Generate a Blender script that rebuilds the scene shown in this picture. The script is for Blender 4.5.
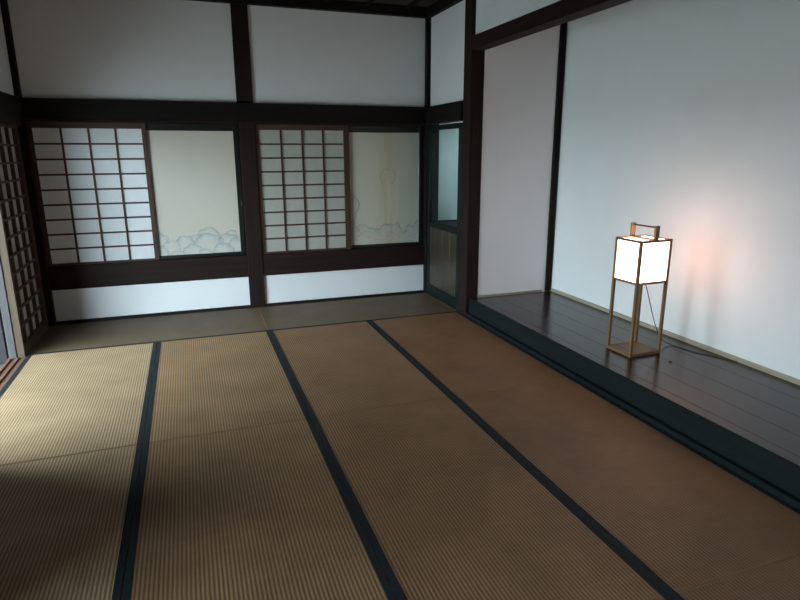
import bpy, bmesh, math, random
from mathutils import Vector, Matrix
random.seed(7)
S = bpy.context.scene
for o in list(bpy.data.objects):
    bpy.data.objects.remove(o)
COL = S.collection

# ------------------------------------------------------------------ camera
# world: X along the back wall (0 = left corner), Y towards the back wall (0 = wall plane), Z up, mat tops at 0
F_PX, PITCH, YAW, ROLL = 585.9, 0.2482, 0.3425, -0.0029
CAM = Vector((1.307, -6.147, 1.584))
cam_d = bpy.data.cameras.new('camera')
cam = bpy.data.objects.new('camera', cam_d)
COL.objects.link(cam)
cp, sp, cy, sy = math.cos(PITCH), math.sin(PITCH), math.cos(YAW), math.sin(YAW)
fwd = Vector((sy*cp, cy*cp, -sp)); right = Vector((cy, -sy, 0)); up = right.cross(fwd)
r2 = math.cos(ROLL)*right + math.sin(ROLL)*up
u2 = -math.sin(ROLL)*right + math.cos(ROLL)*up
M = Matrix(((r2.x, u2.x, -fwd.x, CAM.x), (r2.y, u2.y, -fwd.y, CAM.y), (r2.z, u2.z, -fwd.z, CAM.z), (0, 0, 0, 1)))
cam.matrix_world = M
cam_d.sensor_fit = 'HORIZONTAL'; cam_d.sensor_width = 36.0
cam_d.lens = F_PX/800*36.0
cam_d.clip_start = 0.05; cam_d.clip_end = 200
S.camera = cam

# ------------------------------------------------------------------ light
SKY = 20.0
world = bpy.data.worlds.new('overcast_sky'); S.world = world
world.use_nodes = True
bg = world.node_tree.nodes['Background']
bg.inputs['Color'].default_value = (0.69, 0.88, 1.0, 1)
bg.inputs['Strength'].default_value = SKY
S.view_settings.view_transform = 'Standard'
S.view_settings.look = 'None'
S.view_settings.exposure = 0.22
S.view_settings.gamma = 1.0
S.view_settings.use_curve_mapping = False
S.cycles.use_denoising = True
S.cycles.diffuse_bounces = 6
S.cycles.max_bounces = 12

def portal(name, loc, rot, sx, sy_):
    d = bpy.data.lights.new(name, 'AREA'); d.shape = 'RECTANGLE'; d.size = sx; d.size_y = sy_
    o = bpy.data.objects.new(name, d); COL.objects.link(o); o.location = loc; o.rotation_euler = rot
    d.cycles.is_portal = True
DOOR_Y0, DOOR_Y1 = -2.80, -0.96          # open doorway to the veranda
portal('doorway_daylight_portal', (-0.16, (DOOR_Y0+DOOR_Y1)/2, 0.92), (0, -math.pi/2, 0), 1.8, DOOR_Y1-DOOR_Y0)
FRONT_Y = -7.62
SIDE_Y0, SIDE_Y1 = -5.90, -4.55           # second open bay of the same wall, beside the camera
portal('side_bay_daylight_portal', (-0.16, (SIDE_Y0+SIDE_Y1)/2, 0.92), (0, -math.pi/2, 0), 1.8, SIDE_Y1-SIDE_Y0)

# ------------------------------------------------------------------ materials
def new_mat(name):
    m = bpy.data.materials.new(name); m.use_nodes = True
    nt = m.node_tree
    return m, nt, nt.nodes['Principled BSDF']
def nd(nt, t, **kw):
    n = nt.nodes.new(t)
    for k, v in kw.items():
        if k in n.inputs: n.inputs[k].default_value = v
        else: setattr(n, k, v)
    return n
def ramp(nt, stops):
    r = nt.nodes.new('ShaderNodeValToRGB')
    els = r.color_ramp.elements
    while len(els) < len(stops): els.new(0.5)
    for e, (p, c) in zip(els, stops):
        e.position = p; e.color = (*c, 1)
    return r
def coords(nt, scale=(1, 1, 1), kind='Object', rot=(0, 0, 0)):
    tc = nt.nodes.new('ShaderNodeTexCoord'); mp = nt.nodes.new('ShaderNodeMapping')
    mp.inputs['Scale'].default_value = scale; mp.inputs['Rotation'].default_value = rot
    nt.links.new(tc.outputs[kind], mp.inputs['Vector'])
    return mp.outputs['Vector']
def bump(nt, b, h, strength=0.2, dist=0.002):
    n = nd(nt, 'ShaderNodeBump', Strength=strength, Distance=dist)
    nt.links.new(h, n.inputs['Height']); nt.links.new(n.outputs['Normal'], b.inputs['Normal'])

def wood(name, c0, c1, axis='x', rough=0.5, spec=0.5, scale=1.0, coat=0):
    """streaky grain running along one object axis"""
    m, nt, b = new_mat(name)
    k = {'x': (1.2, 28, 28), 'y': (28, 1.2, 28), 'z': (28, 28, 1.2)}[axis]
    v = coords(nt, tuple(q*scale for q in k))
    oi = nt.nodes.new('ShaderNodeObjectInfo')
    add = nd(nt, 'ShaderNodeVectorMath', operation='ADD')
    mul = nd(nt, 'ShaderNodeMath', operation='MULTIPLY'); mul.inputs[1].default_value = 37.0
    nt.links.new(oi.outputs['Random'], mul.inputs[0])
    nt.links.new(v, add.inputs[0]); nt.links.new(mul.outputs[0], add.inputs[1])
    n = nd(nt, 'ShaderNodeTexNoise', Scale=1.0, Detail=6.0, Roughness=0.65, Distortion=0.6)
    nt.links.new(add.outputs[0], n.inputs['Vector'])
    r = ramp(nt, [(0.3, c0), (0.7, c1)])
    nt.links.new(n.outputs['Fac'], r.inputs['Fac']); nt.links.new(r.outputs['Color'], b.inputs['Base Color'])
    b.inputs['Roughness'].default_value = rough
    b.inputs['Specular IOR Level'].default_value = spec
    b.inputs['Coat Weight'].default_value = coat
    b.inputs['Coat Roughness'].default_value = 0.2
    bump(nt, b, n.outputs['Fac'], 0.25, 0.0015)
    return m

def plaster(name, c, c2, rough=0.9):
    m, nt, b = new_mat(name)
    v = coords(nt)
    n = nd(nt, 'ShaderNodeTexNoise', Scale=1.3, Detail=5.0, Roughness=0.6); nt.links.new(v, n.inputs['Vector'])
    r = ramp(nt, [(0.3, c2), (0.65, c)]); nt.links.new(n.outputs['Fac'], r.inputs['Fac'])
    nt.links.new(r.outputs['Color'], b.inputs['Base Color'])
    f = nd(nt, 'ShaderNodeTexNoise', Scale=160.0, Detail=3.0); nt.links.new(v, f.inputs['Vector'])
    b.inputs['Roughness'].default_value = rough; b.inputs['Specular IOR Level'].default_value = 0.2
    bump(nt, b, f.outputs['Fac'], 0.12, 0.001)
    return m

DK0, DK1 = (0.006, 0.0045, 0.004), (0.014, 0.009, 0.0075)
MAT = {}
for a in 'xyz':
    MAT['dark_'+a] = wood('dark_timber_'+a, DK0, DK1, a, 0.65, 0.15)
    MAT['brown_'+a] = wood('brown_timber_'+a, (0.012, 0.0065, 0.0055), (0.027, 0.014, 0.011), a, 0.65, 0.15)
    MAT['red_'+a] = wood('red_brown_lattice_wood_'+a, (0.038, 0.020, 0.014), (0.085, 0.042, 0.028), a, 0.6, 0.3)
    MAT['lacq_'+a] = wood('black_lacquer_'+a, (0.007, 0.0075, 0.007), (0.012, 0.012, 0.011), a, 0.35, 0.5)
    MAT['green_'+a] = wood('green_black_lacquered_wood_'+a, (0.005, 0.0085, 0.0085), (0.010, 0.015, 0.0145), a, 0.5, 0.15)
    MAT['pale_'+a] = wood('pale_strip_wood_'+a, (0.28, 0.25, 0.18), (0.42, 0.385, 0.30), a, 0.6, 0.3)
    MAT['lamp_'+a] = wood('honey_lantern_wood_'+a, (0.145, 0.076, 0.029), (0.25, 0.142, 0.060), a, 0.5, 0.4)
MAT['edge_z'] = wood('worn_light_screen_edge_wood', (0.050, 0.027, 0.012), (0.090, 0.052, 0.025), 'z', 0.6)
MAT['grey_z'] = wood('weathered_grey_shutter_wood', (0.050, 0.043, 0.043), (0.085, 0.076, 0.076), 'z', 0.7)
MAT['wing_z'] = wood('dark_weathered_siding', (0.030, 0.026, 0.027), (0.055, 0.048, 0.050), 'z', 0.8, 0.2)
MAT['track_y'] = wood('worn_red_track_wood', (0.10, 0.045, 0.028), (0.24, 0.12, 0.075), 'y', 0.5)
MAT['board_z'] = wood('cedar_board', (0.024, 0.018, 0.011), (0.060, 0.042, 0.024), 'z', 0.4, 0.5)
MAT['plank_y'] = wood('polished_dark_plank', (0.018, 0.0105, 0.008), (0.038, 0.020, 0.015), 'y', 0.22, 0.3)
MAT['veranda_y'] = wood('weathered_veranda_board', (0.060, 0.051, 0.052), (0.095, 0.083, 0.084), 'y', 0.6)
MAT['ceil_x'] = wood('smoked_ceiling_board', (0.030, 0.018, 0.011), (0.065, 0.038, 0.022), 'x', 0.6)
MAT['plaster'] = plaster('white_plaster', (0.80, 0.80, 0.79), (0.76, 0.755, 0.74))
MAT['plaster_alcove'] = plaster('white_alcove_plaster', (0.78, 0.81, 0.79), (0.75, 0.78, 0.757))
MAT['plaster_side'] = plaster('alcove_side_plaster', (0.83, 0.825, 0.835), (0.80, 0.795, 0.805))
MAT['clay'] = plaster('brown_clay_plaster', (0.22, 0.17, 0.12), (0.17, 0.13, 0.09))
MAT['soil'] = plaster('pale_gravel', (0.40, 0.395, 0.37), (0.29, 0.285, 0.265))

def paper(name, c, transl=0.12):
    m, nt, b = new_mat(name)
    v = coords(nt, (1, 1, 1))
    n = nd(nt, 'ShaderNodeTexNoise', Scale=26.0, Detail=5.0, Roughness=0.7); nt.links.new(v, n.inputs['Vector'])
    r = ramp(nt, [(0.3, tuple(q*0.93 for q in c)), (0.7, c)]); nt.links.new(n.outputs['Fac'], r.inputs['Fac'])
    nt.links.new(r.outputs['Color'], b.inputs['Base Color'])
    b.inputs['Roughness'].default_value = 0.85; b.inputs['Specular IOR Level'].default_value = 0.15
    t = nd(nt, 'ShaderNodeBsdfTranslucent'); nt.links.new(r.outputs['Color'], t.inputs['Color'])
    mx = nd(nt, 'ShaderNodeMixShader'); mx.inputs[0].default_value = transl
    nt.links.new(b.outputs[0], mx.inputs[1]); nt.links.new(t.outputs[0], mx.inputs[2])
    nt.links.new(mx.outputs[0], nt.nodes['Material Output'].inputs['Surface'])
    return m
MAT['paper'] = paper('white_shoji_paper', (0.84, 0.85, 0.85))
MAT['paper_aged'] = paper('aged_grey_shoji_paper', (0.46, 0.45, 0.395))
MAT['paper_side'] = paper('side_shoji_paper', (0.50, 0.46, 0.40), 0.10)  # partly age, partly the screen's dim light put into a darker paper colour

def tatami_mat(name, c_hi, c_lo):
    m, nt, b = new_mat(name)
    v = coords(nt)
    w = nd(nt, 'ShaderNodeTexWave', wave_type='BANDS', bands_direction='X', wave_profile='SIN')
    w.inputs['Scale'].default_value = 2*math.pi/0.0165/20.0
    w.inputs['Distortion'].default_value = 0.25; w.inputs['Detail'].default_value = 1.0; w.inputs['Detail Scale'].default_value = 0.6
    nt.links.new(v, w.inputs['Vector'])
    # straw strands across the mat
    v2 = coords(nt, (6, 330, 6))
    s = nd(nt, 'ShaderNodeTexNoise', Scale=1.0, Detail=3.0); nt.links.new(v2, s.inputs['Vector'])
    # broad wear blotches
    oi = nt.nodes.new('ShaderNodeObjectInfo')
    mul = nd(nt, 'ShaderNodeMath', operation='MULTIPLY'); mul.inputs[1].default_value = 19.0
    nt.links.new(oi.outputs['Random'], mul.inputs[0])
    add = nd(nt, 'ShaderNodeVectorMath', operation='ADD'); nt.links.new(v, add.inputs[0]); nt.links.new(mul.outputs[0], add.inputs[1])
    g = nd(nt, 'ShaderNodeTexNoise', Scale=3.2, Detail=4.0, Roughness=0.6); nt.links.new(add.outputs[0], g.inputs['Vector'])
    r = ramp(nt, [(0.10, c_lo), (0.75, c_hi)]); nt.links.new(w.outputs['Fac'], r.inputs['Fac'])
    mg = nd(nt, 'ShaderNodeMapRange'); nt.links.new(g.outputs['Fac'], mg.inputs['Value'])
    mg.inputs['From Min'].default_value = 0.25; mg.inputs['From Max'].default_value = 0.75
    mg.inputs['To Min'].default_value = 0.78; mg.inputs['To Max'].default_value = 1.12
    ms = nd(nt, 'ShaderNodeMapRange'); nt.links.new(s.outputs['Fac'], ms.inputs['Value'])
    ms.inputs['To Min'].default_value = 0.75; ms.inputs['To Max'].default_value = 1.25
    pm = nd(nt, 'ShaderNodeMath', operation='MULTIPLY'); nt.links.new(mg.outputs[0], pm.inputs[0]); nt.links.new(ms.outputs[0], pm.inputs[1])
    vm = nd(nt, 'ShaderNodeVectorMath', operation='SCALE'); nt.links.new(r.outputs['Color'], vm.inputs[0]); nt.links.new(pm.outputs[0], vm.inputs['Scale'])
    nt.links.new(vm.outputs[0], b.inputs['Base Color'])
    b.inputs['Roughness'].default_value = 0.5; b.inputs['Specular IOR Level'].default_value = 0.15
    bump(nt, b, w.outputs['Fac'], 0.4, 0.0022)
    return m
MAT['fold'] = wood('folded_straw_edge', (0.17, 0.098, 0.048), (0.27, 0.162, 0.084), 'x', 0.7, 0.15)
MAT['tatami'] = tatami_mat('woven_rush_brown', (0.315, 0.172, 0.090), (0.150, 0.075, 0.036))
MAT['tatami_pale'] = tatami_mat('woven_rush_pale', (0.46, 0.325, 0.190), (0.22, 0.140, 0.072))  # paler straw for the column of mats on the doorway side
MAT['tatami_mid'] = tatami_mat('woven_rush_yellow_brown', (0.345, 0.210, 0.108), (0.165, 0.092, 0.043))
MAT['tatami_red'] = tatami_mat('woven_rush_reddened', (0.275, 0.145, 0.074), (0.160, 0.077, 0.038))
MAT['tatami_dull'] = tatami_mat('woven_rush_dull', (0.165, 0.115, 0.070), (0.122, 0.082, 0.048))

def cloth(name, c):
    m, nt, b = new_mat(name)
    v = coords(nt, (1, 1, 1))
    n = nd(nt, 'ShaderNodeTexNoise', Scale=420.0, Detail=2.0); nt.links.new(v, n.inputs['Vector'])
    r = ramp(nt, [(0.3, tuple(q*0.7 for q in c)), (0.7, c)]); nt.links.new(n.outputs['Fac'], r.inputs['Fac'])
    nt.links.new(r.outputs['Color'], b.inputs['Base Color']); b.inputs['Roughness'].default_value = 0.8
    b.inputs['Specular IOR Level'].default_value = 0.25
    bump(nt, b, n.outputs['Fac'], 0.3, 0.0008)
    return m
MAT['border'] = cloth('navy_border_cloth', (0.014, 0.020, 0.022))

def painted():
    m, nt, b = new_mat('painted_fusuma_paper')
    a = nd(nt, 'ShaderNodeVertexColor', layer_name='painting')
    v = coords(nt)
    n = nd(nt, 'ShaderNodeTexNoise', Scale=60.0, Detail=5.0, Roughness=0.7); nt.links.new(v, n.inputs['Vector'])
    mr = nd(nt, 'ShaderNodeMapRange'); nt.links.new(n.outputs['Fac'], mr.inputs['Value'])
    mr.inputs['To Min'].default_value = 0.93; mr.inputs['To Max'].default_value = 1.07
    vm = nd(nt, 'ShaderNodeVectorMath', operation='SCALE'); nt.links.new(a.outputs['Color'], vm.inputs[0]); nt.links.new(mr.outputs[0], vm.inputs['Scale'])
    nt.links.new(vm.outputs[0], b.inputs['Base Color'])
    b.inputs['Roughness'].default_value = 0.8; b.inputs['Specular IOR Level'].default_value = 0.2
    return m
MAT['painted'] = painted()

def simple(name, c, rough=0.5, metal=0.0):
    m, nt, b = new_mat(name)
    v = coords(nt)
    n = nd(nt, 'ShaderNodeTexNoise', Scale=90.0, Detail=2.0); nt.links.new(v, n.inputs['Vector'])
    r = ramp(nt, [(0.3, tuple(q*0.85 for q in c)), (0.7, c)]); nt.links.new(n.outputs['Fac'], r.inputs['Fac'])
    nt.links.new(r.outputs['Color'], b.inputs['Base Color'])
    b.inputs['Roughness'].default_value = rough; b.inputs['Metallic'].default_value = metal
    return m
MAT['cord'] = simple('black_cord', (0.012, 0.012, 0.012), 0.5)
MAT['iron'] = simple('dark_iron', (0.05, 0.042, 0.035), 0.45, 0.6)
MAT['bronze'] = simple('dull_bronze', (0.16, 0.12, 0.08), 0.45, 0.7)

def glass_mat():
    m, nt, b = new_mat('greenish_window_glass')
    t = nd(nt, 'ShaderNodeBsdfTransparent'); t.inputs['Color'].default_value = (0.84, 0.93, 0.91, 1)
    g = nd(nt, 'ShaderNodeBsdfGlossy'); g.inputs['Roughness'].default_value = 0.02
    mx = nd(nt, 'ShaderNodeMixShader'); mx.inputs[0].default_value = 0.05
    nt.links.new(t.outputs[0], mx.inputs[1]); nt.links.new(g.outputs[0], mx.inputs[2])
    nt.links.new(mx.outputs[0], nt.nodes['Material Output'].inputs['Surface'])
    return m
MAT['glass'] = glass_mat()
LAMP = 9.0
def glow():
    m, nt, b = new_mat('lit_lantern_paper')
    v = coords(nt)
    n = nd(nt, 'ShaderNodeTexNoise', Scale=40.0, Detail=4.0); nt.links.new(v, n.inputs['Vector'])
    r = ramp(nt, [(0.3, (1.0, 0.58, 0.49)), (0.7, (1.0, 0.63, 0.54))]); nt.links.new(n.outputs['Fac'], r.inputs['Fac'])
    nt.links.new(r.outputs['Color'], b.inputs['Emission Color']); b.inputs['Emission Strength'].default_value = LAMP
    b.inputs['Base Color'].default_value = (0.85, 0.82, 0.76, 1); b.inputs['Roughness'].default_value = 0.8
    return m
MAT['glow'] = glow()

# ------------------------------------------------------------------ helpers
def tag(o, label=None, cat=None, group=None, kind=None):
    if label: o['label'] = label
    if cat: o['category'] = cat
    if group: o['group'] = group
    if kind: o['kind'] = kind
    return o
def link(name, me, mat, parent=None, loc=(0, 0, 0), rotz=0):
    o = bpy.data.objects.new(name, me); COL.objects.link(o)
    o.location = loc; o.rotation_euler = (0, 0, rotz)
    if mat is not None and not me.materials: me.materials.append(MAT[mat] if isinstance(mat, str) else mat)
    if parent is not None:
        o.parent = parent
        pw = world_loc.get(parent, (Vector((0, 0, 0)), 0))
        o.location = Matrix.Rotation(-pw[1], 3, 'Z') @ (Vector(loc) - pw[0]); o.rotation_euler = (0, 0, rotz - pw[1])
    world_loc[o] = (Vector(loc), rotz)
    return o
world_loc = {}
def box_mesh(name, dx, dy, dz, bev=0.0015):
    bm = bmesh.new(); bmesh.ops.create_cube(bm, size=1.0)
    bmesh.ops.scale(bm, vec=(dx, dy, dz), verts=bm.verts)
    b = min(bev, 0.3*min(dx, dy, dz))
    if b > 0: bmesh.ops.bevel(bm, geom=bm.edges[:], offset=b, segments=1, affect='EDGES')
    me = bpy.data.meshes.new(name); bm.to_mesh(me); bm.free()
    return me
_cache = {}
def box(name, x, y, z, mat, parent=None, bev=0.0015, share=False, rotz=0):
    """x, y, z are (low, high) world ranges"""
    d = (x[1]-x[0], y[1]-y[0], z[1]-z[0])
    key = (round(d[0], 4), round(d[1], 4), round(d[2], 4), mat, bev)
    if share and key in _cache: me = _cache[key]
    else:
        me = box_mesh(name, *d, bev); _cache[key] = me
    return link(name, me, mat, parent, ((x[0]+x[1])/2, (y[0]+y[1])/2, (z[0]+z[1])/2), rotz)
def empty(name, loc, rotz=0):
    o = bpy.data.objects.new(name, None); COL.objects.link(o); o.location = loc; o.rotation_euler = (0, 0, rotz)
    o.empty_display_size = 0.1
    world_loc[o] = (Vector(loc), rotz)
    return o
def struct(o, label, cat):
    return tag(o, label, cat, kind='structure')
def tube_mesh(name, pts, r, sides=8):
    bm = bmesh.new(); rings = []
    pts = [Vector(p) for p in pts]
    for i, p in enumerate(pts):
        t = (pts[min(i+1, len(pts)-1)] - pts[max(i-1, 0)]).normalized()
        a = t.cross(Vector((0, 0, 1)))
        if a.length < 1e-3: a = Vector((1, 0, 0))
        a.normalize(); b = t.cross(a)
        rings.append([bm.verts.new(p + r*(math.cos(q)*a + math.sin(q)*b)) for q in [2*math.pi*k/sides for k in range(sides)]])
    for A, B in zip(rings, rings[1:]):
        for k in range(sides): bm.faces.new((A[k], A[(k+1) % sides], B[(k+1) % sides], B[k]))
    bm.faces.new(rings[0][::-1]); bm.faces.new(rings[-1])
    bmesh.ops.recalc_face_normals(bm, faces=bm.faces)
    me = bpy.data.meshes.new(name); bm.to_mesh(me); bm.free()
    for p in me.polygons: p.use_smooth = True
    return me
def smooth_pts(pts, n=8):
    pts = [Vector(p) for p in pts]; out = []
    P = [pts[0]] + pts + [pts[-1]]
    for i in range(1, len(P)-2):
        for k in range(n):
            t = k/n
            out.append(0.5*((2*P[i]) + (P[i+1]-P[i-1])*t + (2*P[i-1]-5*P[i]+4*P[i+1]-P[i+2])*t*t + (3*P[i]-P[i-1]-3*P[i+1]+P[i+2])*t**3))
    out.append(pts[-1]); return out

# ------------------------------------------------------------------ dimensions
W = 0.95                      # mat width
RX = 3.80                     # right side of the mats
CEIL = 3.02
MOLD = 2.925                  # underside of the ceiling moulding
NB, NT = 1.865, 2.043         # wall beam running round the room
TY0, TY1 = -4.95, -1.078       # alcove length
TX = 4.778                     # alcove back wall
TZ = 0.178                    # alcove floor height
LX = -0.03                    # room face of the left screens

# ------------------------------------------------------------------ floor, ceiling, outside
struct(box('floor', (-0.14, 4.9), (FRONT_Y-0.1, 0.14), (-0.16, -0.056), 'brown_x', bev=0), 'dark timber subfloor hidden beneath the tatami mats', 'floor')
gr = struct(box('ground', (-30, 30), (-32, 22), (-0.75, -0.62), 'soil', bev=0), 'pale raked gravel garden outside beyond the veranda', 'ground')
ver = struct(empty('veranda_floor', (-0.8, -3.5, -0.1)), 'weathered grey veranda boards outside the open doorway', 'veranda')
for i in range(8):
    box('board', (-1.46+i*0.16, -1.464+(i+1)*0.16), (-8.8, -0.908), (-0.11, -0.052), 'veranda_y', ver, share=True)
for yy in (-8.5, -6.2, -3.9, -1.6):
    box('support_post', (-1.40, -1.29), (yy-0.055, yy+0.055), (-0.62, -0.11), 'brown_z', ver, share=True)
struct(box('eave_soffit', (-1.9, -0.16), (-9.3, -0.9), (2.62, 2.70), 'brown_y'), 'dark timber eave soffit above the veranda', 'eave')
gw = struct(box('garden_wall', (-9.2, -9.0), (-20, 12), (-0.62, 1.35), 'plaster'), 'white garden wall standing far beyond the veranda', 'garden wall')
box('coping', (-9.32, -8.88), (-20, 12), (1.35, 1.47), 'brown_y', gw)

ew = struct(empty('wall_veranda_shade', (-0.8, -6.05, -0.05)), 'added dark partition out of view that blocks light along the veranda', 'wall')  # unseen partition added to shade the back wall's corner by the doorway
for i in range(6):
    box('board', (-1.44+i*0.215, -1.226+i*0.215), (-6.09, -6.05), (-0.049, 2.615), 'wing_z', ew, 0.004, share=True)
wg = struct(box('house_wing', (-3.0, -0.16), (-0.89, 6.0), (-0.62, 3.4), 'wing_z', bev=0), 'projecting dark boarded wing of the house outside past the veranda end', 'house wing')
for i in range(15):
    box('siding_board', (-3.0+i*0.189, -2.813+i*0.189), (-0.906, -0.8905), (-0.05, 3.38), 'wing_z', wg, 0.004, share=True)
box('roof_edge', (-3.6, -0.16), (-1.30, 6.2), (3.4, 3.55), 'brown_x', wg)
ce = struct(box('ceiling', (-0.2, 4.95), (FRONT_Y-0.15, 0.2), (CEIL+0.02, CEIL+0.08), 'ceil_x', bev=0), 'dark smoked board ceiling with slim battens', 'ceiling')
ny = 17
for i in range(ny):
    y1 = 0.04 - i*0.45
    box('ceiling_board', (-0.04, 3.86), (max(y1-0.447, FRONT_Y), y1), (CEIL, CEIL+0.019), 'ceil_x', ce, share=True)
for i in range(9):
    xb = 0.21 + i*0.42
    box('batten', (xb-0.015, xb+0.015), (FRONT_Y+0.02, -0.02), (CEIL-0.03, CEIL-0.001), 'dark_y', ce, share=True)
mo = struct(empty('trim_1', (1.9, 0, MOLD)), 'black ceiling moulding running round the top of the walls', 'moulding')
box('moulding', (-0.03, RX+0.04), (-0.055, 0.06), (MOLD, CEIL-0.001), 'dark_x', mo)
box('moulding', (RX-0.02, RX+0.10), (FRONT_Y, -0.056), (MOLD, CEIL-0.001), 'dark_y', mo)
box('moulding', (-0.09, 0.03), (FRONT_Y, -0.056), (MOLD, CEIL-0.001), 'dark_y', mo)

# ------------------------------------------------------------------ back wall
wb = struct(box('wall_back', (-0.14, 4.9), (0.105, 0.2), (-0.05, CEIL), 'brown_x', bev=0), 'back wall of white plaster panels framed in dark timber', 'wall')
PL0, PL1 = 1.828, 1.982
box('pillar', (PL0, PL1), (-0.02, 0.10), (0.0, MOLD), 'brown_z', wb, 0.004)
box('pillar', (-0.07, 0.024), (-0.055, 0.10), (0.0, MOLD), 'dark_z', wb, 0.004)
box('pillar', (3.790, 3.838), (-0.045, 0.10), (0.0, MOLD), 'dark_z', wb, 0.004)
for (a, b) in ((0.024, PL0), (PL1, 3.790)):
    box('plaster_panel', (a, b), (0.01, 0.10), (NT-0.01, MOLD+0.02), 'plaster', wb, 0)
    box('plaster_panel', (a, b), (0.012, 0.10), (0.015, 0.345), 'plaster', wb, 0)
    box('sill_beam', (a, b), (-0.012, 0.10), (0.328, 0.553), 'brown_x', wb, 0.004)
    box('head_rail', (a, b), (-0.008, 0.10), (1.85, NB+0.01), 'brown_x', wb, 0.002)
    box('track_rail', (a, b), (0.068, 0.10), (0.553, 1.85), 'dark_x', wb, 0)
    box('floor_strip', (a, b), (-0.012, 0.10), (-0.05, 0.022), 'brown_x', wb, 0.002)
box('wall_beam', (-0.045, 3.84), (-0.062, 0.009), (NB, NT), 'dark_x', wb, 0.004)

# ------------------------------------------------------------------ left wall with the doorway
wl = struct(empty('wall_left', (-0.05, -3.8, 0)), 'side wall with white plaster above a beam and an open doorway', 'wall')
box('plaster_panel', (-0.10, -0.02), (FRONT_Y, -0.056), (NT-0.01, MOLD+0.02), 'plaster', wl, 0)
box('wall_beam', (-0.075, 0.022), (FRONT_Y, -0.063), (NB, NT), 'dark_y', wl, 0.004)
box('head_rail', (-0.145, 0.0), (FRONT_Y, -0.056), (1.805, NB-0.001), 'brown_y', wl, 0.002)
box('plaster_panel', (-0.09, -0.045), (SIDE_Y1+0.13, DOOR_Y0-0.13), (0.001, 1.805), 'plaster', wl, 0)
box('plaster_panel', (-0.09, -0.045), (FRONT_Y, SIDE_Y0-0.13), (0.001, 1.805), 'plaster', wl, 0)
for yy in (DOOR_Y0-0.065, SIDE_Y1+0.065, SIDE_Y0-0.065):
    box('pillar', (-0.12, -0.005), (yy-0.065, yy+0.065), (0.001, 1.805), 'dark_z', wl, 0.004)
# door sill with its two sliding tracks
for x0, x1, z in ((-0.150, -0.125, -0.002), (-0.125, -0.098, -0.014), (-0.098, -0.072, -0.002), (-0.072, -0.045, -0.014), (-0.045, -0.022, -0.002)):
    box('track', (x0, x1-0.0006), (DOOR_Y0, 0.04), (-0.055, z), 'track_y', wl, 0.001)
box('sill', (-0.150, -0.022), (FRONT_Y, DOOR_Y0-0.001), (-0.055, 0.0), 'brown_y', wl, 0.002)

# ------------------------------------------------------------------ near wall behind the camera
wf = struct(box('wall_front', (-0.1, 4.9), (FRONT_Y-0.1, FRONT_Y), (-0.05, CEIL), 'clay', bev=0), 'brown clay plaster wall at the near end of the room', 'wall')

# ------------------------------------------------------------------ right wall, alcove
wr = struct(empty('wall_right', (RX, -3.8, 0)), 'side wall with the raised alcove opening under a brown beam', 'wall')
PY0, PY1 = -1.085, -0.922
box('pillar', (RX, RX+0.130), (PY0, PY1), (0.0, MOLD), 'brown_z', wr, 0.004)
box('plaster_panel', (RX+0.035, RX+0.09), (PY1, -0.046), (NT-0.01, MOLD+0.02), 'plaster', wr, 0)
box('wall_beam', (RX-0.022, RX+0.06), (PY1+0.001, -0.063), (NB, NT), 'dark_y', wr, 0.004)
box('plaster_panel', (RX+0.03, RX+0.11), (TY0, PY0), (2.56, MOLD+0.02), 'plaster', wr, 0)
box('alcove_beam', (RX-0.005, RX+0.13), (TY0, PY0-0.001), (2.462, 2.575), 'brown_y', wr, 0.004)
box('plaster_panel', (RX+0.03, RX+0.11), (FRONT_Y, TY0-0.13), (0.0, MOLD+0.02), 'plaster', wr, 0)
box('pillar', (RX, RX+0.13), (TY0-0.13, TY0-0.001), (0.0, MOLD), 'dark_z', wr, 0.004)
# alcove shell
wa = struct(box('wall_alcove_back', (TX, TX+0.1), (TY0-0.1, TY1+0.1), (0.0, CEIL), 'plaster_alcove', bev=0), 'wide white plaster wall at the back of the alcove, lit by the lantern', 'wall')
ws = struct(box('wall_alcove_side', (RX+0.131, TX-0.001), (TY1, TY1+0.08), (0.0, CEIL), 'plaster_side', bev=0), 'greyish white plaster wall at the far side of the alcove', 'wall')
box('corner_post', (TX-0.076, TX-0.006), (TY1-0.022, TY1-0.0005), (TZ, CEIL), 'dark_z', ws, 0.006)
struct(box('wall_alcove_near', (RX+0.131, TX-0.001), (TY0-0.08, TY0), (0.0, CEIL), 'plaster_side', bev=0), 'white plaster wall at the near side of the alcove', 'wall')
struct(box('ceiling_alcove', (RX+0.111, TX-0.001), (TY0, TY1-0.0005), (CEIL-0.06, CEIL-0.002), 'ceil_x', bev=0), 'dark board ceiling inside the alcove', 'ceiling')
fa = struct(box('floor_alcove', (RX+0.046, TX-0.001), (TY0+0.001, PY0-0.003), (0.0, TZ-0.022), 'dark_y', bev=0), 'raised alcove floor of polished dark planks', 'floor')
seams = [RX+0.047, 3.926, 4.125, 4.335, 4.557, TX-0.016]
for i, (a, b) in enumerate(zip(seams, seams[1:])):
    box('plank', (a+0.0011, b-0.0011), (TY0+0.002, PY0-0.003 if i == 0 else TY1-0.024), (TZ-0.0215, TZ), 'plank_y', fa, 0.0007, share=True)
bb = struct(box('baseboard_alcove', (TX-0.015, TX-0.0005), (TY0+0.002, TY1-0.023), (TZ-0.02, TZ+0.030), 'pale_y', bev=0.002), 'pale wooden strip along the foot of the alcove back wall', 'baseboard')
struct(box('baseboard_alcove_side', (RX+0.132, TX-0.107), (TY1-0.011, TY1-0.0005), (TZ, TZ+0.018), 'pale_x', bev=0.002), 'slim pale strip at the foot of the alcove side wall', 'baseboard')
ks = struct(box('trim_2', (RX+0.036, RX+0.0455), (TY0+0.002, PY0-0.002), (0.0, TZ+0.001), 'green_y', bev=0.003), 'green-black lacquered step beam along the alcove edge', 'step beam')
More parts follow.
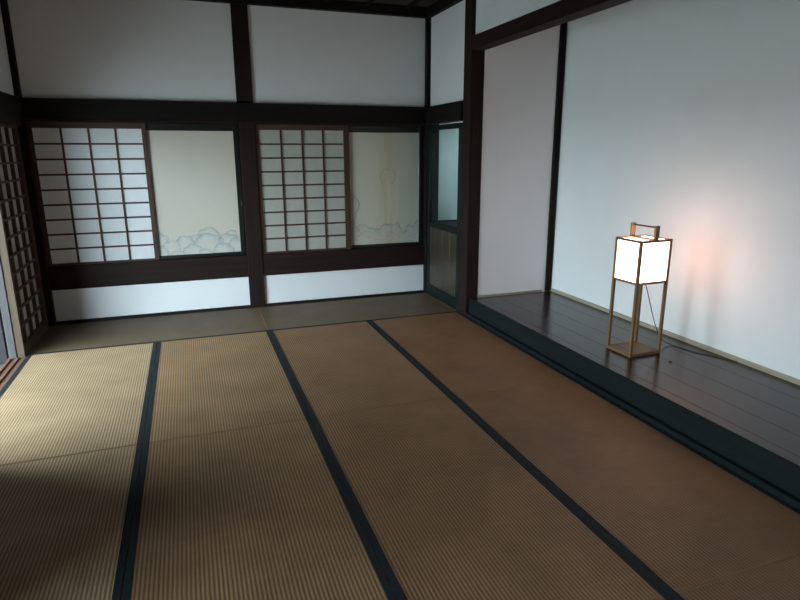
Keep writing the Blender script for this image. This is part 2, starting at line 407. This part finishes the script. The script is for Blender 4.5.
box('lower_ledge', (RX+0.001, RX+0.0355), (TY0+0.002, PY0-0.002), (-0.05, 0.032), 'green_y', ks, 0.004)

# ------------------------------------------------------------------ recess behind the half boarded door
rc = struct(empty('wall_recess', (4.3, -0.5, 0)), 'small white recess seen through the glazed door', 'recess')
box('plaster_panel', (3.955, TX), (0.02, 0.104), (0.80, CEIL), 'plaster', rc, 0)
box('post', (3.846, 3.954), (-0.02, 0.10), (0.0, CEIL), 'dark_z', rc, 0.004)
box('plaster_panel', (TX, TX+0.1), (TY1+0.101, 0.104), (0.0, 1.45), 'plaster', rc, 0)
box('plaster_panel', (TX, TX+0.1), (TY1+0.101, 0.104), (1.75, CEIL), 'plaster', rc, 0)
box('plaster_panel', (TX, TX+0.1), (TY1+0.101, -0.70), (1.45, 1.75), 'plaster', rc, 0)
box('plaster_panel', (TX, TX+0.1), (-0.35, 0.104), (1.45, 1.75), 'plaster', rc, 0)
box('counter', (3.955, TX-0.001), (-0.50, 0.0195), (0.765, 0.802), 'green_x', rc, 0.003)
box('counter_back_strip', (3.956, TX-0.002), (0.004, 0.0195), (0.803, 0.822), 'dark_x', rc, 0.002)
box('cabinet_front', (3.955, TX-0.001), (-0.48, -0.455), (0.0, 0.764), 'board_z', rc, 0.002)
box('recess_ceiling', (3.846, TX-0.001), (TY1+0.081, 0.019), (2.2, 2.25), 'plaster', rc, 0)

# door with cedar boards below and glass above
dr = struct(empty('door_1', (RX+0.015, -0.49, 0)), 'green-black framed door with cedar boards below and clear glass above', 'door')
DX = (RX+0.002, RX+0.032)
box('stile', DX, (-0.921, -0.836), (0.022, 1.848), 'green_z', dr, 0.003)
box('stile', DX, (-0.118, -0.048), (0.022, 1.848), 'green_z', dr, 0.003)
box('rail', DX, (-0.835, -0.119), (1.800, 1.848), 'green_y', dr, 0.003)
box('rail', DX, (-0.835, -0.119), (0.775, 0.822), 'green_y', dr, 0.003)
box('rail', DX, (-0.835, -0.119), (0.022, 0.122), 'green_y', dr, 0.003)
for i in range(4):
    a = -0.835 + i*0.179
    box('cedar_board', (RX+0.011, RX+0.024), (a+0.001, a+0.178), (0.123, 0.774), 'board_z', dr, 0.0015, share=True)
box('glass_pane', (RX+0.015, RX+0.019), (-0.835, -0.119), (0.823, 1.799), 'glass', dr, 0)
box('door_sill', (RX+0.001, RX+0.05), (-0.921, -0.046), (-0.05, 0.020), 'green_y', dr, 0.002)

# ------------------------------------------------------------------ tatami mats
def mat_thing(x, y, lengthwise, mat, label, border_end=False):
    """x, y: (low, high). root mesh = woven body, two cloth borders along the long sides"""
    g = 0.0018
    cx, cy_ = (x[0]+x[1])/2, (y[0]+y[1])/2
    e = 0.0010
    dx, dy = (x[1]-x[0]-2*g, y[1]-y[0]-2*e) if lengthwise else (x[1]-x[0]-2*e, y[1]-y[0]-2*g)
    wd, ln = (dx, dy) if lengthwise else (dy, dx)
    rot = 0 if lengthwise else math.pi/2
    o = link('tatami_mat', box_mesh('tatami_mat', wd, ln, 0.055, 0.003), mat, None, (cx, cy_, -0.0275), rot)
    tag(o, label, 'tatami mat', 'tatami mats covering the floor')
    for s in (-1, 1):
        me = box_mesh('folded_end', wd-0.062, 0.007, 0.0016, 0.0005)
        b = bpy.data.objects.new('folded_end', me); COL.objects.link(b); me.materials.append(MAT['fold'])
        b.parent = o; b.location = (0, s*(ln/2-0.0037), 0.0278)
        bx = s*(wd/2-0.015)
        me = box_mesh('cloth_border', 0.0308, ln+0.0008, 0.0022, 0.0009)
        b = bpy.data.objects.new('cloth_border', me); COL.objects.link(b); me.materials.append(MAT['border'])
        b.parent = o; b.location = (bx, 0, 0.0286)
    return o
X = [-0.02, 0.95, 1.90, 2.85, RX]
Y = [-0.014, -0.933, -2.848, -4.763, -6.678, FRONT_Y+0.002]
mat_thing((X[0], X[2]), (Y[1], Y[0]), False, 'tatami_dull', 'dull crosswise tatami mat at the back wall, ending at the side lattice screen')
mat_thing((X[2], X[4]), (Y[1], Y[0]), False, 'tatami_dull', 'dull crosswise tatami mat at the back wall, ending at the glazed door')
rows = ['touching the crosswise mats', 'second from the crosswise mats', 'third from the crosswise mats']
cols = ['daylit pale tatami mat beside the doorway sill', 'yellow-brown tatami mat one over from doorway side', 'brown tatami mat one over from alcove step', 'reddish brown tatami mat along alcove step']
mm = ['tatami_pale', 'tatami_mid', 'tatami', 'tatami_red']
for r in range(3):
    for c in range(4):
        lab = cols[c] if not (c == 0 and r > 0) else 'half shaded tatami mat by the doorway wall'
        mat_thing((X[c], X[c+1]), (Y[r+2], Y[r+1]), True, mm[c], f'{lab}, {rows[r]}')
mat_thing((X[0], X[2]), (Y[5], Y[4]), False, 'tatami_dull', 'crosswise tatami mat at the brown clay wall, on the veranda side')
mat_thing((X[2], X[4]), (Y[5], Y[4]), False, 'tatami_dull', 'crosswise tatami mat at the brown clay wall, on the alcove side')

# ------------------------------------------------------------------ shoji screens on the back wall
def shoji_x(x0, x1, sl, sr, z0, z1, pz0, pz1, y, ncol, nrow, paper_mat, label):
    """x0..x1 outer, sl/sr stile widths, paper from pz0 to pz1; front face at y"""
    t = tag(empty('shoji_screen', ((x0+x1)/2, y[0], z0)), label, 'sliding screen', 'lattice paper screens')
    box('stile', (x0, x0+sl), y, (z0, z1), 'red_z', t, 0.002)
    box('stile', (x1-sr, x1), y, (z0, z1), 'red_z', t, 0.002)
    a, b = x0+sl, x1-sr
    box('rail', (a, b), y, (z0, pz0), 'red_x', t, 0.002)
    box('rail', (a, b), y, (pz1, z1), 'red_x', t, 0.002)
    cw, rh, k = (b-a)/ncol, (pz1-pz0)/nrow, 0.009
    for i in range(1, ncol):
        box('upright_bar', (a+i*cw-k, a+i*cw+k), (y[0]+0.004, y[0]+0.016), (pz0, pz1), 'red_z', t, 0.001, share=True)
    for j in range(1, nrow):
        box('cross_bar', (a, b), (y[0]+0.006, y[0]+0.015), (pz0+j*rh-0.008, pz0+j*rh+0.008), 'red_x', t, 0.001, share=True)
    for i in range(ncol):
        for j in range(nrow):
            box('paper_pane', (a+i*cw, a+(i+1)*cw), (y[0]+0.0162, y[0]+0.0172), (pz0+j*rh, pz0+(j+1)*rh), paper_mat, t, 0, share=True)
    return t
shoji_x(0.026, 0.990, 0.034, 0.040, 0.555, 1.849, 0.575, 1.795, (0.0, 0.028), 4, 9, 'paper', 'lattice screen with bright bluish white paper, nearest the side doorway')
shoji_x(1.984, 2.938, 0.036, 0.058, 0.555, 1.849, 0.573, 1.795, (0.0, 0.028), 4, 9, 'paper_aged', 'lattice screen with aged grey paper between pillar and stained painted panel')

# left side screen (runs along Y)
def shoji_y():
    y0, y1 = -0.955, -0.058
    t = tag(empty('shoji_screen', (LX-0.02, (y0+y1)/2, -0.012)), 'tall lattice screen pushed back beside the open doorway', 'sliding screen', 'lattice paper screens')
    xs = (LX-0.052, LX)
    z0, z1, pz0, pz1 = -0.012, 1.804, 0.085, 1.785
    box('stile', xs, (y0, y0+0.032), (z0, z1), 'edge_z', t, 0.003)
    box('stile', xs, (-0.150, y1), (z0, z1), 'red_z', t, 0.002)
    box('rail', xs, (y0+0.032, -0.150), (z0, pz0), 'red_y', t, 0.002)
    box('rail', xs, (y0+0.032, -0.150), (pz1, z1), 'red_y', t, 0.002)
    ys = [y0+0.032, -0.815, -0.590, -0.370, -0.150]
    for yy in ys[1:-1]:
        box('upright_bar', (LX-0.029, LX-0.002), (yy-0.012, yy+0.012), (pz0, pz1), 'red_z', t, 0.001, share=True)
    nrow = 12; rh = (pz1-pz0)/nrow
    for j in range(1, nrow):
        box('cross_bar', (LX-0.027, LX-0.004), (ys[0], ys[-1]), (pz0+j*rh-0.009, pz0+j*rh+0.009), 'red_y', t, 0.001, share=True)
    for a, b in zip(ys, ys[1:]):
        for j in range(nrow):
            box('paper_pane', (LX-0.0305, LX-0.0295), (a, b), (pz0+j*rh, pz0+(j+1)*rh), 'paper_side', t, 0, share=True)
shoji_y()
sh = struct(empty('door_2', (-0.115, -0.5, -0.012)), 'weathered grey wooden shutter behind the tall lattice screen at the doorway', 'shutter')
box('stile', (-0.140, -0.0855), (-0.962, -0.90), (-0.012, 1.804), 'grey_z', sh, 0.004)
box('stile', (-0.140, -0.0855), (-0.12, -0.058), (-0.012, 1.804), 'grey_z', sh, 0.004)
for j in range(6):
    a = -0.90 + j*0.13
    box('board', (-0.122, -0.106), (a+0.001, a+0.129), (-0.010, 1.80), 'grey_z', sh, 0.003, share=True)

# ------------------------------------------------------------------ painted fusuma panels
def lerp(a, b, t): return tuple(x+(y-x)*t for x, y in zip(a, b))
def clamp(t): return 0.0 if t < 0 else 1.0 if t > 1 else t
def hsh(i, j): 
    v = math.sin(i*127.1+j*311.7)*43758.5453; return v-math.floor(v)
def vnoise(x, y):
    i, j = math.floor(x), math.floor(y); f, g = x-i, y-j
    f = f*f*(3-2*f); g = g*g*(3-2*g)
    return (hsh(i, j)*(1-f)+hsh(i+1, j)*f)*(1-g)+(hsh(i, j+1)*(1-f)+hsh(i+1, j+1)*f)*g
CREAM = (0.55, 0.51, 0.43); INK = (0.17, 0.20, 0.22); WASH = (0.305, 0.335, 0.34); RUST = (0.42, 0.27, 0.14)
def cloud_paint(x, z):
    """clouds low on a cream ground; x, z in metres from the lower left corner"""
    px = x/0.785*505; pz = z/0.785*505
    c = CREAM
    c = lerp(c, RUST, 0.10*clamp(vnoise(px*0.012+3, pz*0.006)*1.6-0.75))
    wx = px + 16*(vnoise(px*0.035, pz*0.035)-0.5); wz = pz + 18*(vnoise(px*0.045+9, pz*0.045+4)-0.5)
    blobs = [(315, 103, 66, 1.0), (5, 88, 60, 1.0), (462, 118, 30, 1.0), (245, 66, 62, 0.75), (165, 62, 58, 1.0), (440, 62, 62, 1.35), (310, 44, 86, 1.0), (85, 40, 52, 0.8), (15, 14, 50, 1.0), (490, 30, 60, 1.2), (215, 6, 60, 0.9), (398, 2, 62, 0.9), (120, -14, 44, 0.8), (290, -22, 50, 0.8)]
    for bx, bz, r, k in blobs:
        d = math.hypot((wx-bx)/1.08, wz-bz)
        if d < r:
            e = (r-d)/r
            base = lerp(CREAM, (0.56, 0.55, 0.48), 0.7)
            c = lerp(base, WASH, clamp(k*0.85*math.exp(-e*4.0)*(0.55+0.8*vnoise(px*0.03+bx, pz*0.03))))
            if r-d < 4.5: c = lerp(c, INK, 0.6*k*(1-(r-d)/4.5)*clamp(0.35+vnoise(px*0.04+bx, pz*0.04)*1.3))
    return c
def shore_line(px):
    return 40 + 34*abs(math.sin(px*0.024+0.35))**0.6 + 14*abs(math.sin(px*0.061+1.0)) + 16*(vnoise(px*0.06, 2.0)-0.5) + 9*(vnoise(px*0.2, 5.0)-0.5)
def stain_paint(x, z):
    """faded ink shore and brown water stains on a cream ground; 315 units wide"""
    px = x/0.805*315; pz = z/0.805*315
    c = lerp(CREAM, (0.47, 0.42, 0.32), 0.5)
    c = lerp(c, RUST, 0.42*clamp(math.exp(-((px-175-8*math.sin(pz*0.02))/50)**2)*(0.3+vnoise(px*0.08, pz*0.012)*0.9)))
    c = lerp(c, RUST, 0.5*math.exp(-px/20.0)*clamp(0.3+vnoise(1.0, pz*0.02)))
    c = lerp(c, (0.36, 0.41, 0.37), 0.40*clamp((px-205)/90))
    d = math.hypot((px-175)*1.0, (pz-285)*1.05) + 9*(vnoise(px*0.07, pz*0.07)-0.5)
    if abs(d-33) < 3.0 and pz > 255: c = lerp(c, lerp(RUST, INK, 0.4), 0.6*(1-abs(d-33)/3.0))
    # ink outline that climbs the left edge, then runs along the bottom
    h = shore_line(px)
    left = 205*math.exp(-((px-5)/22.0)**2) if px < 60 else 0
    edge = abs(pz-h) < 4.0 and px > 30
    xl = 34 + 12*math.sin(pz*0.045) + 9*(vnoise(pz*0.08, 7.0)-0.5)
    if 55 < pz < 225:
        q = xl*(1 if pz < 190 else math.sqrt(max(0, (225-pz)/35)))
        if px < q: c = lerp(c, (0.46, 0.42, 0.375), 0.45)
        if abs(px-q) < 3.6: c = lerp(c, INK, 0.9*(1-abs(px-q)/3.6))
    if pz < h and px > 0:
        c = lerp(c, WASH, 0.65*math.exp(-(h-pz)/30.0)*clamp(0.2+vnoise(px*0.05, pz*0.05)*1.2))
    if edge: c = lerp(c, lerp(INK, RUST, 0.3), 1.0*(1-abs(pz-h)/4.0)*clamp(0.3+vnoise(px*0.07, 3)*1.1))
    for k, off in ((0, 26), (1, 44)):
        h2 = shore_line(px+90+k*170)-off
        if abs(pz-h2) < 2.6: c = lerp(c, lerp(INK, WASH, 0.4), 0.55*(1-abs(pz-h2)/2.6)*clamp(vnoise(px*0.05+k*9, 1)*2.0-0.2))
    if (px-8-20*vnoise(pz*.05, 1)) > 0 and pz > 478+6*math.sin(px*0.05):
        c = lerp(c, (0.5, 0.47, 0.42), 0.25)
    return c
def painted_sheet(name, x, z, y, fn, parent, nx=180):
    dx, dz = x[1]-x[0], z[1]-z[0]; nz = int(nx*dz/dx)
    V, Fc, Cc = [], [], []
    for j in range(nz+1):
        for i in range(nx+1):
            u, v = dx*i/nx, dz*j/nz
            V.append((u-dx/2, 0, v-dz/2)); Cc.extend((*fn(u, v), 1.0))
    for j in range(nz):
        for i in range(nx):
            a = j*(nx+1)+i; Fc.append((a, a+1, a+nx+2, a+nx+1))
    me = bpy.data.meshes.new(name); me.from_pydata(V, [], Fc)
    ca = me.color_attributes.new('painting', 'FLOAT_COLOR', 'POINT'); ca.data.foreach_set('color', Cc)
    o = link(name, me, 'painted', parent, ((x[0]+x[1])/2, y, (z[0]+z[1])/2))
    return o
def fusuma(x0, x1, sl, sr, pz0, pz1, fn, label):
    y0, y1 = 0.034, 0.062
    z0, z1 = 0.556, 1.848
    t = tag(empty('fusuma_panel', ((x0+x1)/2, y0, z0)), label, 'sliding panel', 'painted sliding panels')
    a, b = x0+sl, x1-sr
    box('stile', (x0, a), (y0-0.004, y1), (z0, z1), 'lacq_z', t, 0.003)
    box('stile', (b, x1), (y0-0.004, y1), (z0, z1), 'lacq_z', t, 0.003)
    box('rail', (a, b), (y0-0.004, y1), (z0, pz0), 'lacq_x', t, 0.003)
    box('rail', (a, b), (y0-0.004, y1), (pz1, z1), 'lacq_x', t, 0.003)
    box('core', (a, b), (y0+0.003, y1), (pz0, pz1), 'lacq_x', t, 0)
    if fn is cloud_paint: box('finger_pull', (b+0.030, b+0.046), (y0-0.009, y0-0.0042), (1.055, 1.10), 'bronze', t, 0.003)
    p = painted_sheet('painted_paper', (a, b), (pz0, pz1), y0+0.002, fn, t)
    return t
fusuma(0.955, 1.824, 0.025, 0.050, 0.590, 1.782, cloud_paint, 'cream sliding panel painted with blue-grey clouds, beside the middle pillar')
fusuma(2.905, 3.780, 0.025, 0.045, 0.588, 1.780, stain_paint, 'water-stained cream sliding panel with faint ink shore, at the far corner')

# ------------------------------------------------------------------ lantern
LZ = TZ + 0.0005
LCX, LCY, LROT, LL, LW, LH, LM = 4.255, -2.912, 0.034, 0.275, 0.245, 0.822, 0.517
lan = tag(empty('floor_lantern', (LCX, LCY, LZ), LROT), 'lit paper floor lantern with honey wood legs standing in the alcove', 'lantern')
def lbox(name, x, y, z, mat, parent=None, bev=0.0015):
    d = (x[1]-x[0], y[1]-y[0], z[1]-z[0])
    o = bpy.data.objects.new(name, box_mesh(name, *d, bev)); COL.objects.link(o)
    o.data.materials.append(MAT[mat]); o.parent = parent or lan
    o.location = ((x[0]+x[1])/2, (y[0]+y[1])/2, (z[0]+z[1])/2)
    return o
hx, hy, pw = LL/2, LW/2, 0.020
for sx_ in (-1, 1):
    for s in (-1, 1):
        xa, xb = (hx-pw, hx) if sx_ > 0 else (-hx, -hx+pw)
        ya, yb = (hy-pw, hy) if s > 0 else (-hy, -hy+pw)
        lbox('leg', (xa, xb), (ya, yb), (0, LH), 'lamp_z')
for s in (-1, 1):
    ya, yb = (hy-0.016, hy-0.001) if s > 0 else (-hy+0.001, -hy+0.016)
    xa, xb = (hx-0.016, hx-0.001) if s > 0 else (-hx+0.001, -hx+0.016)
    for z0, z1 in ((0.0, 0.022), (LM, LM+0.017), (LH-0.018, LH-0.001)):
        lbox('rail', (-hx+pw, hx-pw), (ya, yb), (z0, z1), 'lamp_x')
        lbox('rail', (xa, xb), (-hy+pw, hy-pw), (z0, z1), 'lamp_y')
lbox('base_board', (-hx+0.014, hx-0.014), (-hy+0.014, hy-0.014), (0.008, 0.018), 'lamp_y')
for s in (-1, 1):
    lbox('paper_shade', (-hx+pw, hx-pw), (s*(hy-0.008)-0.0006, s*(hy-0.008)+0.0006), (LM+0.014, LH-0.016), 'glow', bev=0)
    lbox('paper_shade', (s*(hx-0.008)-0.0006, s*(hx-0.008)+0.0006), (-hy+pw, hy-pw), (LM+0.014, LH-0.016), 'glow', bev=0)
lbox('paper_top', (-hx+0.016, hx-0.016), (-hy+0.016, hy-0.016), (LH-0.010, LH-0.0085), 'glow', bev=0)
lbox('light_stop_board', (-hx+0.012, hx-0.012), (-hy+0.012, hy-0.012), (LM+0.002, LM+0.008), 'lamp_y')  # added under the shade to keep lamp light off the base
lbox('top_bar', (-0.019, 0.019), (-hy+0.002, hy-0.002), (LH-0.0085, LH+0.002), 'lamp_y')
hr = bpy.data.objects.new('handle', tube_mesh('handle', [(0, -hy+0.004, LH+0.082), (0, hy-0.004, LH+0.082)], 0.006)); COL.objects.link(hr)
hr.data.materials.append(MAT['red_y']); hr.parent = lan
for s in (-1, 1):
    lbox('handle_upright', (-0.017, 0.017), (s*(hy-0.012)-0.009, s*(hy-0.012)+0.009), (LH+0.002, LH+0.094), 'lamp_z', hr)
# cord: hangs out of the shade, then runs over the planks to the wall
inv = Matrix.Rotation(-LROT, 3, 'Z')
def L(p): return inv @ (Vector(p) - Vector((LCX, LCY, LZ)))
cpts = [(4.235, -2.985, LZ+LM+0.004), (4.26, -2.98, LZ+0.48), (4.32, -2.963, LZ+0.36), (4.42, -2.93, LZ+0.18), (4.52, -2.90, LZ+0.055), (4.595, -2.91, LZ+0.008), (4.622, -2.99, LZ+0.0035),
        (4.635, -3.09, LZ+0.0035), (4.672, -3.172, LZ+0.0035), (4.712, -3.263, LZ+0.0035), (4.75, -3.36, LZ+0.0035)]
cd = bpy.data.objects.new('power_cord', tube_mesh('power_cord', [L(p) for p in smooth_pts(cpts)], 0.003)); COL.objects.link(cd)
cd.data.materials.append(MAT['cord']); cd.parent = lan; cd['label'] = 'thin black power cord'
bm = bmesh.new(); bmesh.ops.create_uvsphere(bm, u_segments=10, v_segments=6, radius=1.0); bmesh.ops.scale(bm, vec=(0.009, 0.012, 0.004), verts=bm.verts)
me = bpy.data.meshes.new('dark_speck'); bm.to_mesh(me); bm.free()
o = link('dark_speck', me, 'cord', None, (4.326, -3.196, TZ+0.004)); tag(o, 'tiny black cap lying on the alcove planks beside the lantern', 'cap')  # small dark dot of unknown kind on the planks
